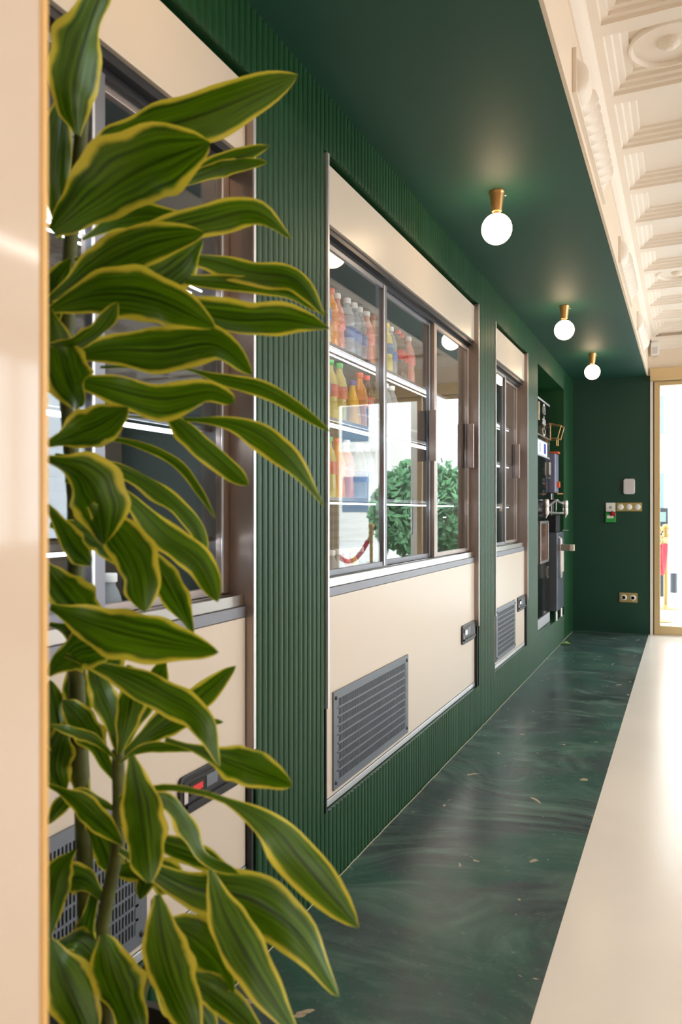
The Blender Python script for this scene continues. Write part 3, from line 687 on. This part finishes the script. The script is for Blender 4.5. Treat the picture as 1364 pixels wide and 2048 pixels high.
# ceiling luminaires of the shop behind the camera side
def luminaire(x, y, label, L=1.5):
    r = thing('linear_ceiling_lamp', (x, y, ZK), label, 'light', 'linear lamps on the coffered ceiling')
    MB().box((x - .07, y - L / 2, ZK - .05), (x + .07, y + L / 2, ZK - .001)).build('lamp_housing', M['white'], r)
    MB().box((x - .06, y - L / 2 + .01, ZK - .056), (x + .06, y + L / 2 - .01, ZK - .0505)).build('diffuser', M['lamp'], r)
luminaire(1.0, -1.2, 'linear lamp on the coffered ceiling behind the camera'); luminaire(1.0, .9, 'linear lamp on the coffered ceiling right of the camera')
luminaire(1.0, 3.1, 'linear lamp on the coffered ceiling opposite the middle fridge'); luminaire(2.8, -1.2, 'linear lamp farther right behind the camera'); luminaire(2.8, 1.2, 'linear lamp farther right beside the camera'); luminaire(2.8, 3.6, 'linear lamp deep in the shop on the right')

# ================================================================== OUTSIDE
struct(MB().box((-14, YE + .25, -.14), (24, 60, -.02)).build('ground', M['asphalt']))
tt = thing('sign_totem', (-.30, 12.0, -.02), 'slim grey upright totem outside the glass door, behind the gold posts', 'totem')
MB().box((-.40, 11.93, -.02), (-.235, 12.07, 1.26)).build('totem_body', M['totem'], tt, bevel=.008)
MB().box((-.375, 11.918, 1.06), (-.26, 11.929, 1.20)).build('totem_screen', pmat('pale_screen', (104, 126, 122), .5), tt)
def post(x, y, label):
    r = thing('rope_post', (x, y, -.02), label, 'post', 'gold rope posts outside')
    MB().lathe([(.16, 0), (.16, .012), (.12, .022), (.04, .035), (.025, .05)], (x, y, -.02), 28).build('base', M['goldpost'], r, smooth=True)
    MB().lathe([(.024, .05), (.024, .92)], (x, y, -.02), 16).build('pole', M['goldpost'], r, smooth=True)
    MB().lathe([(.03, .90), (.04, .91), (.04, .955), (.022, .965), (.022, .98)], (x, y, -.02), 20).build('ring_collar', M['goldpost'], r, smooth=True)
    MB().lathe([(.0001, .97), (.03, .98), (.045, 1.01), (.045, 1.03), (.03, 1.06), (.0001, 1.07)], (x, y, -.02), 20).build('finial', M['goldpost'], r, smooth=True)
def rope(p, q, label, sag=.42):
    n = 14; pts = []
    for k in range(n + 1):
        t = k / n; pts.append((p[0] + (q[0] - p[0]) * t, p[1] + (q[1] - p[1]) * t, .90 - sag * (1 - (2 * t - 1) ** 2)))
    r = thing('velvet_rope', pts[0], label, 'rope', 'red ropes outside')
    MB().tube(pts[1:-1], .033, 12).build('rope_body', M['red'], r, smooth=True)
    for a_, b_ in ((0, 1), (-1, -2)): MB().tube([pts[a_], pts[b_]], .02, 10).build('rope_end', M['goldpost'], r, smooth=True)
P = [(-.285, 9.25), (-.235, 10.5), (1.85, 10.0), (2.75, 10.4)]
for q, l in zip(P, ('gold rope post outside, closest behind the door glass', 'gold rope post outside in front of the grey totem', 'gold rope post outside, mirrored in the middle fridge', 'gold rope post outside, farthest right')): post(*q, l)
rope(P[0], P[1], 'red velvet rope between the two gold posts seen through the door'); rope(P[2], P[3], 'red velvet rope outside between the right-hand gold posts')
rope(P[1], (-.9, 11.3), 'red velvet rope leading off left from the second gold post'); post(-.9, 11.3, 'gold rope post outside hidden left of the doorway')
wc = MB().box((.62, 8.95, -.02), (.86, 9.15, 2.9)); tag(wc.build('white_column', M['white'], bevel=.01), 'slim white column standing outside the glass doors, mirrored in the middle fridge', 'column')
# bollards
for i, (x, y) in enumerate(((-.17, 12.6), (.02, 12.2))):
    b = thing('bollard', (x, y, -.02), ('dark short bollard outside right of the totem', 'short bollard with white top outside the door')[i], 'bollard', 'bollards outside')
    MB().lathe([(.05, 0), (.05, .30)], (x, y, -.02), 16).build('shaft', M['totem'], b); MB().lathe([(.052, .30), (.052, .42), (.03, .44)], (x, y, -.02), 16).build('cap', M['white'], b)
def building(x0, x1, y, h, label, rows=5):
    r = thing('apartment_building', ((x0 + x1) / 2, y + 3, -.02), label, 'building')
    MB().box((x0, y, -.02), (x1, y + 6, h)).build('facade', M['build'], r)
    n = int((x1 - x0) / 2.6)
    for i in range(n):
        for j in range(rows):
            cx = x0 + (i + .5) * (x1 - x0) / n; z = 1.2 + j * 3.0
            MB().box((cx - .6, y - .03, z), (cx + .6, y - .005, z + 1.5)).build('window', M['bwin'], r)
            if j: MB().box((cx - 1.0, y - .9, z - .5), (cx + 1.0, y - .005, z - .35)).build('balcony', M['build'], r)
building(-9, 3.2, 32, 15, 'pale apartment block across the street seen through the glass door')
building(9.0, 19, 30, 15, 'pale apartment block far right beyond the tree')
# street tree
tr = thing('street_tree', (3.3, 17, -.02), 'leafy green street tree outside, mirrored in the middle fridge', 'tree')
MB().tube([(3.3, 17, -.02), (3.32, 17, .8), (3.25, 17.05, 1.8)], [.16, .12, .08], 10).build('trunk', M['bark'], tr, smooth=True)
m = MB(); rnd = random.Random(3)
for k in range(4200):
    a, b_, rr = rnd.uniform(0, 2 * PI), rnd.uniform(-1, 1), rnd.uniform(.55, 1) ** .5
    s = math.sqrt(1 - b_ * b_); cx, cy, cz = 3.3 + 1.35 * rr * s * math.cos(a), 17 + 1.3 * rr * s * math.sin(a), 1.25 + 1.05 * rr * b_ + .15 * math.sin(5 * a)
    e1 = Vector((rnd.uniform(-1, 1), rnd.uniform(-1, 1), rnd.uniform(-1, 1))).normalized() * .13; e2 = e1.orthogonal().normalized() * .07; c_ = Vector((cx, cy, cz))
    m.quad(c_ - e1, c_ + e2, c_ + e1, c_ - e2)
m.build('crown', M['treeleaf'], tr, fix=False)

# ================================================================== PLANT
pl = thing('potted_plant', (-.80, .86, 0), 'large yellow-edged leafy green plant in the left foreground beside the partition', 'plant')
MB().lathe([(.12, .001), (.15, .02), (.175, .36), (.18, .38), (.165, .38), (.16, .34), (.0001, .34)], (-.80, .86, 0), 32).build('pot', M['pot'], pl, smooth=True)
MB().lathe([(.0001, .352), (.158, .35)], (-.80, .86, 0), 28).build('soil', M['soil'], pl)
ZS = 1.12
stemA = [(190, 2180), (175, 1900), (165, 1600), (150, 1300), (150, 1000), (130, 750), (140, 500), (160, 300), (165, 230)]
stemB = [(210, 2180), (215, 2000), (205, 1850), (235, 1700), (238, 1600), (236, 1500)]
stemC = [(240, 2180), (260, 2050), (300, 1930), (315, 1800)]
def stem3(s, z0): return [at(u, v, z0) for u, v in s]
for s, z0, r0 in ((stemA, 1.16, .014), (stemB, 1.08, .011), (stemC, 1.05, .010)):
    base = Vector((-.80 + (r0 - .012) * 10, .86 + (1.1 - z0), .345))
    pts = [base] + stem3(s, z0); MB().tube(pts, [r0 * (1 - .035 * i) for i in range(len(pts))], 10).build('stem', M['stem'], pl, smooth=True)
leaves = [
 # path (u,v), max width px, roll deg, zc base, zc tip
 ([(155, 270), (148, 180), (175, 70), (215, -50)], 105, 25, 1.10, 1.05),
 ([(120, 480), (115, 350), (125, 240), (140, 150)], 60, 30, 1.14, 1.12),
 ([(170, 320), (260, 275), (420, 225), (597, 150)], 112, -15, 1.12, 1.10),
 ([(105, 465), (190, 400), (290, 335), (420, 285)], 160, 20, 1.05, .98),
 ([(300, 380), (400, 345), (465, 318), (540, 292)], 42, 0, 1.16, 1.2),
 ([(300, 395), (410, 348), (475, 330), (535, 325)], 32, 0, 1.16, 1.2),
 ([(150, 520), (280, 475), (420, 440), (510, 425), (583, 478)], 62, -20, 1.1, 1.08),
 ([(100, 600), (190, 540), (290, 490), (410, 465)], 88, 10, 1.08, 1.04),
 ([(200, 640), (290, 580), (360, 530), (405, 480)], 84, 35, 1.1, 1.12),
 ([(240, 520), (390, 515), (500, 545), (590, 560), (650, 635)], 50, -30, 1.15, 1.12),
 ([(240, 540), (380, 560), (490, 570), (590, 592), (655, 632)], 34, 10, 1.13, 1.15),
 ([(100, 620), (200, 590), (310, 600), (430, 655)], 112, 5, 1.04, .98),
 ([(220, 600), (360, 620), (470, 640), (570, 640), (660, 658)], 66, 30, 1.1, 1.06),
 ([(100, 690), (150, 690), (200, 660), (235, 605)], 44, 45, 1.0, .98),
 ([(120, 720), (220, 700), (330, 700), (430, 690), (505, 750)], 92, 10, 1.08, 1.04),
 ([(98, 620), (118, 700), (140, 770), (165, 815)], 92, 20, 1.0, .96),
 ([(110, 750), (210, 775), (320, 800), (420, 785), (468, 805)], 74, -25, 1.04, 1.0),
 ([(200, 735), (350, 735), (450, 760), (540, 785), (662, 865)], 36, -10, 1.12, 1.06, .3),
 ([(95, 890), (150, 870), (200, 850), (255, 815)], 84, 20, 1.05, 1.03),
 ([(190, 830), (360, 838), (480, 852), (570, 910), (652, 1015)], 50, -35, 1.1, 1.02, .3),
 ([(210, 800), (330, 828), (405, 890), (498, 972)], 56, -25, 1.08, 1.04, .25),
 ([(150, 870), (260, 885), (350, 925), (400, 985), (432, 1040)], 20, 0, 1.14, 1.12),
 ([(95, 920), (165, 950), (200, 1010), (208, 1090)], 112, 25, 1.02, 1.0),
 ([(110, 910), (240, 940), (330, 990), (390, 1050), (412, 1115)], 44, -30, 1.12, 1.1),
 ([(130, 960), (240, 985), (330, 1070), (400, 1125), (436, 1205)], 70, -20, 1.06, 1.0, .15),
 ([(180, 1010), (235, 1070), (275, 1140), (290, 1225)], 100, 20, 1.02, .99),
 ([(240, 1080), (310, 1135), (350, 1200), (388, 1275)], 54, 30, 1.08, 1.05),
 ([(95, 1010), (125, 1060), (150, 1100), (182, 1130)], 52, 20, 1.05, 1.03),
 ([(100, 1050), (170, 1060), (220, 1090), (255, 1130)], 60, -30, 1.12, 1.14),
 ([(90, 1130), (120, 1180), (160, 1230), (190, 1265)], 96, 30, 1.08, 1.05),
 ([(100, 1215), (190, 1250), (300, 1280), (438, 1305)], 104, 5, 1.0, .94),
 ([(95, 1350), (140, 1310), (180, 1295), (230, 1300)], 90, -10, 1.04, 1.0),
 ([(98, 1250), (160, 1270), (210, 1320), (200, 1370)], 70, 30, 1.14, 1.14),
 ([(130, 1310), (230, 1345), (330, 1395), (400, 1440), (440, 1535)], 66, -15, 1.04, .98),
 ([(236, 1520), (320, 1450), (400, 1395), (472, 1332)], 56, 15, 1.1, 1.12),
 ([(236, 1520), (300, 1470), (370, 1440), (447, 1445)], 40, -30, 1.1, 1.12),
 ([(236, 1530), (280, 1500), (340, 1495), (395, 1502)], 22, 10, 1.06, 1.05),
 ([(330, 1480), (430, 1510), (500, 1535), (585, 1572)], 76, 0, 1.02, .98, .15),
 ([(238, 1600), (330, 1575), (440, 1595), (540, 1650), (610, 1730), (718, 1857)], 88, -22, 1.02, .93, .42),
 ([(262, 1510), (280, 1600), (290, 1690), (300, 1768)], 92, 10, .98, .95),
 ([(250, 1590), (330, 1600), (375, 1650), (405, 1710), (478, 1748)], 42, -35, 1.0, .97),
 ([(240, 1700), (380, 1775), (500, 1800), (600, 1870), (678, 1995)], 104, -15, 1.02, .97),
 ([(315, 1790), (325, 1880), (350, 1970), (400, 2080)], 100, 10, .95, .9),
 ([(420, 1740), (450, 1830), (510, 1940), (600, 2080)], 86, -10, .95, .9),
 ([(205, 1870), (220, 1930), (245, 2000), (285, 2090)], 100, 15, .98, .96),
 ([(300, 1840), (380, 1870), (430, 1915), (468, 1985)], 80, 30, 1.0, .98),
 ([(95, 1570), (150, 1600), (195, 1640), (245, 1690)], 46, 25, 1.0, .98),
 ([(240, 1650), (330, 1690), (400, 1715), (475, 1755)], 44, 30, 1.06, 1.05),
 ([(100, 1880), (125, 1940), (155, 2010), (190, 2090)], 96, -15, .98, .95),
 ([(330, 1930), (400, 1970), (460, 2010), (530, 2080)], 62, 10, .98, .95),
 ([(236, 1510), (228, 1440), (205, 1380), (180, 1320)], 56, 10, 1.08, 1.08),
 ([(238, 1510), (255, 1440), (262, 1380), (255, 1330)], 60, -10, 1.06, 1.05),
 ([(240, 1510), (275, 1430), (310, 1370), (330, 1318)], 52, 10, 1.14, 1.15),
 ([(232, 1520), (190, 1480), (150, 1465), (98, 1450)], 24, 0, 1.04, 1.02),
 ([(230, 1560), (190, 1490), (160, 1440), (125, 1400)], 60, -20, 1.1, 1.1),
 ([(175, 1620), (150, 1520), (120, 1450), (100, 1360)], 64, 20, 1.14, 1.14),
 ([(230, 1620), (170, 1590), (130, 1600), (95, 1650)], 40, 30, 1.1, 1.1),
 ([(210, 1800), (170, 1760), (130, 1760), (95, 1800)], 60, 10, 1.08, 1.08),
 ([(210, 1750), (260, 1740), (320, 1750), (370, 1780)], 66, 40, 1.1, 1.12),
 ([(190, 1780), (170, 1860), (160, 1940), (170, 2050)], 60, 30, 1.12, 1.12),
 ([(150, 1700), (120, 1740), (105, 1800), (100, 1880)], 60, -20, 1.05, 1.05),
 ([(238, 1640), (280, 1680), (290, 1740), (280, 1800)], 50, 40, 1.12, 1.12),
 ([(150, 1420), (120, 1480), (110, 1540), (130, 1590)], 60, 30, 1.12, 1.12),
 ([(165, 1620), (200, 1680), (220, 1740), (210, 1800)], 50, 30, 1.14, 1.14),
 ([(215, 1950), (180, 1900), (150, 1880), (110, 1900)], 56, 20, 1.1, 1.1),
 ([(165, 1500), (160, 1420), (150, 1360), (170, 1300)], 50, -20, 1.15, 1.15),
 ([(140, 520), (115, 560), (105, 610), (100, 660)], 60, 20, 1.12, 1.12),
 ([(300, 1950), (340, 1990), (400, 2030), (430, 2080)], 60, -30, 1.05, 1.05),
 ([(165, 480), (240, 440), (300, 430), (400, 440)], 46, 20, 1.16, 1.18),
]
def cr(P, t):
    n = len(P) - 1; x = min(max(t * n, 0), n - 1e-6); i = int(x); f = x - i
    p0 = P[max(i - 1, 0)]; p1 = P[i]; p2 = P[i + 1]; p3 = P[min(i + 2, n)]
    return .5 * ((2 * p1) + (p2 - p0) * f + (2 * p0 - 5 * p1 + 4 * p2 - p3) * f * f + (3 * p1 - p0 - 3 * p2 + p3) * f ** 3)
fm = MB(); fm.uv = []
rl = random.Random(11); camp = Vector((0, 0, H))
for li, (path, wpx, roll, zb, zt, *pf_) in enumerate(leaves):
    pf = pf_[0] if pf_ else 0.0
    n = len(path) - 1; P3 = []
    for i, (u, v) in enumerate(path):
        t = i / n; P3.append(at(u, v, zb + (zt - zb) * t + .02 * math.sin(PI * t)))
    NS, NW = 26, 8; base = len(fm.v); ph = rl.uniform(0, 6.28); wav = rl.uniform(.05, .16); fold = rl.uniform(.12, .34)
    wm = wpx * (zb + zt) / 2 / F / max(.75, math.cos(math.radians(roll))); prev = None
    for i in range(NS + 1):
        t = i / NS; p = cr(P3, t); tg = (cr(P3, min(1, t + .02)) - cr(P3, max(0, t - .02))).normalized()
        vd = (p - camp).normalized(); sd = tg.cross(vd)
        sd = sd.normalized() if sd.length > .05 else (prev or tg.orthogonal().normalized()); prev = sd
        nr = sd.cross(tg).normalized()
        R = Matrix.Rotation(math.radians(roll + 18 * math.sin(2.3 * t * PI + ph)), 3, tg); sd2 = R @ sd; nr2 = R @ nr
        t2 = max(0, (t - pf) / (1 - pf)); wf = (.16 + .84 * math.sin(min(1, t2 / .5) * PI / 2) ** 1.6) * (1 - max(0, (t2 - .5) / .5) ** 2.3)
        wf = max(wf, .004) * (1 + .05 * math.sin(9 * t * PI + ph))
        for j in range(NW + 1):
            s = j / NW * 2 - 1; hw = wm * .5 * wf
            off = sd2 * (s * hw) + nr2 * (abs(s) * hw * fold + math.sin(t * 15 + ph + (2 if s > 0 else 0)) * abs(s) ** 2 * hw * wav * 2)
            fm.v.append(tuple(p + off)); fm.uv.append((.5 + s * .5, t * 1.0 + li * 3.17))
    for i in range(NS):
        for j in range(NW): q = base + i * (NW + 1) + j; fm.f.append([q, q + 1, q + NW + 2, q + NW + 1])
fo = fm.build('foliage', M['leaf'], pl, smooth=True, fix=False)
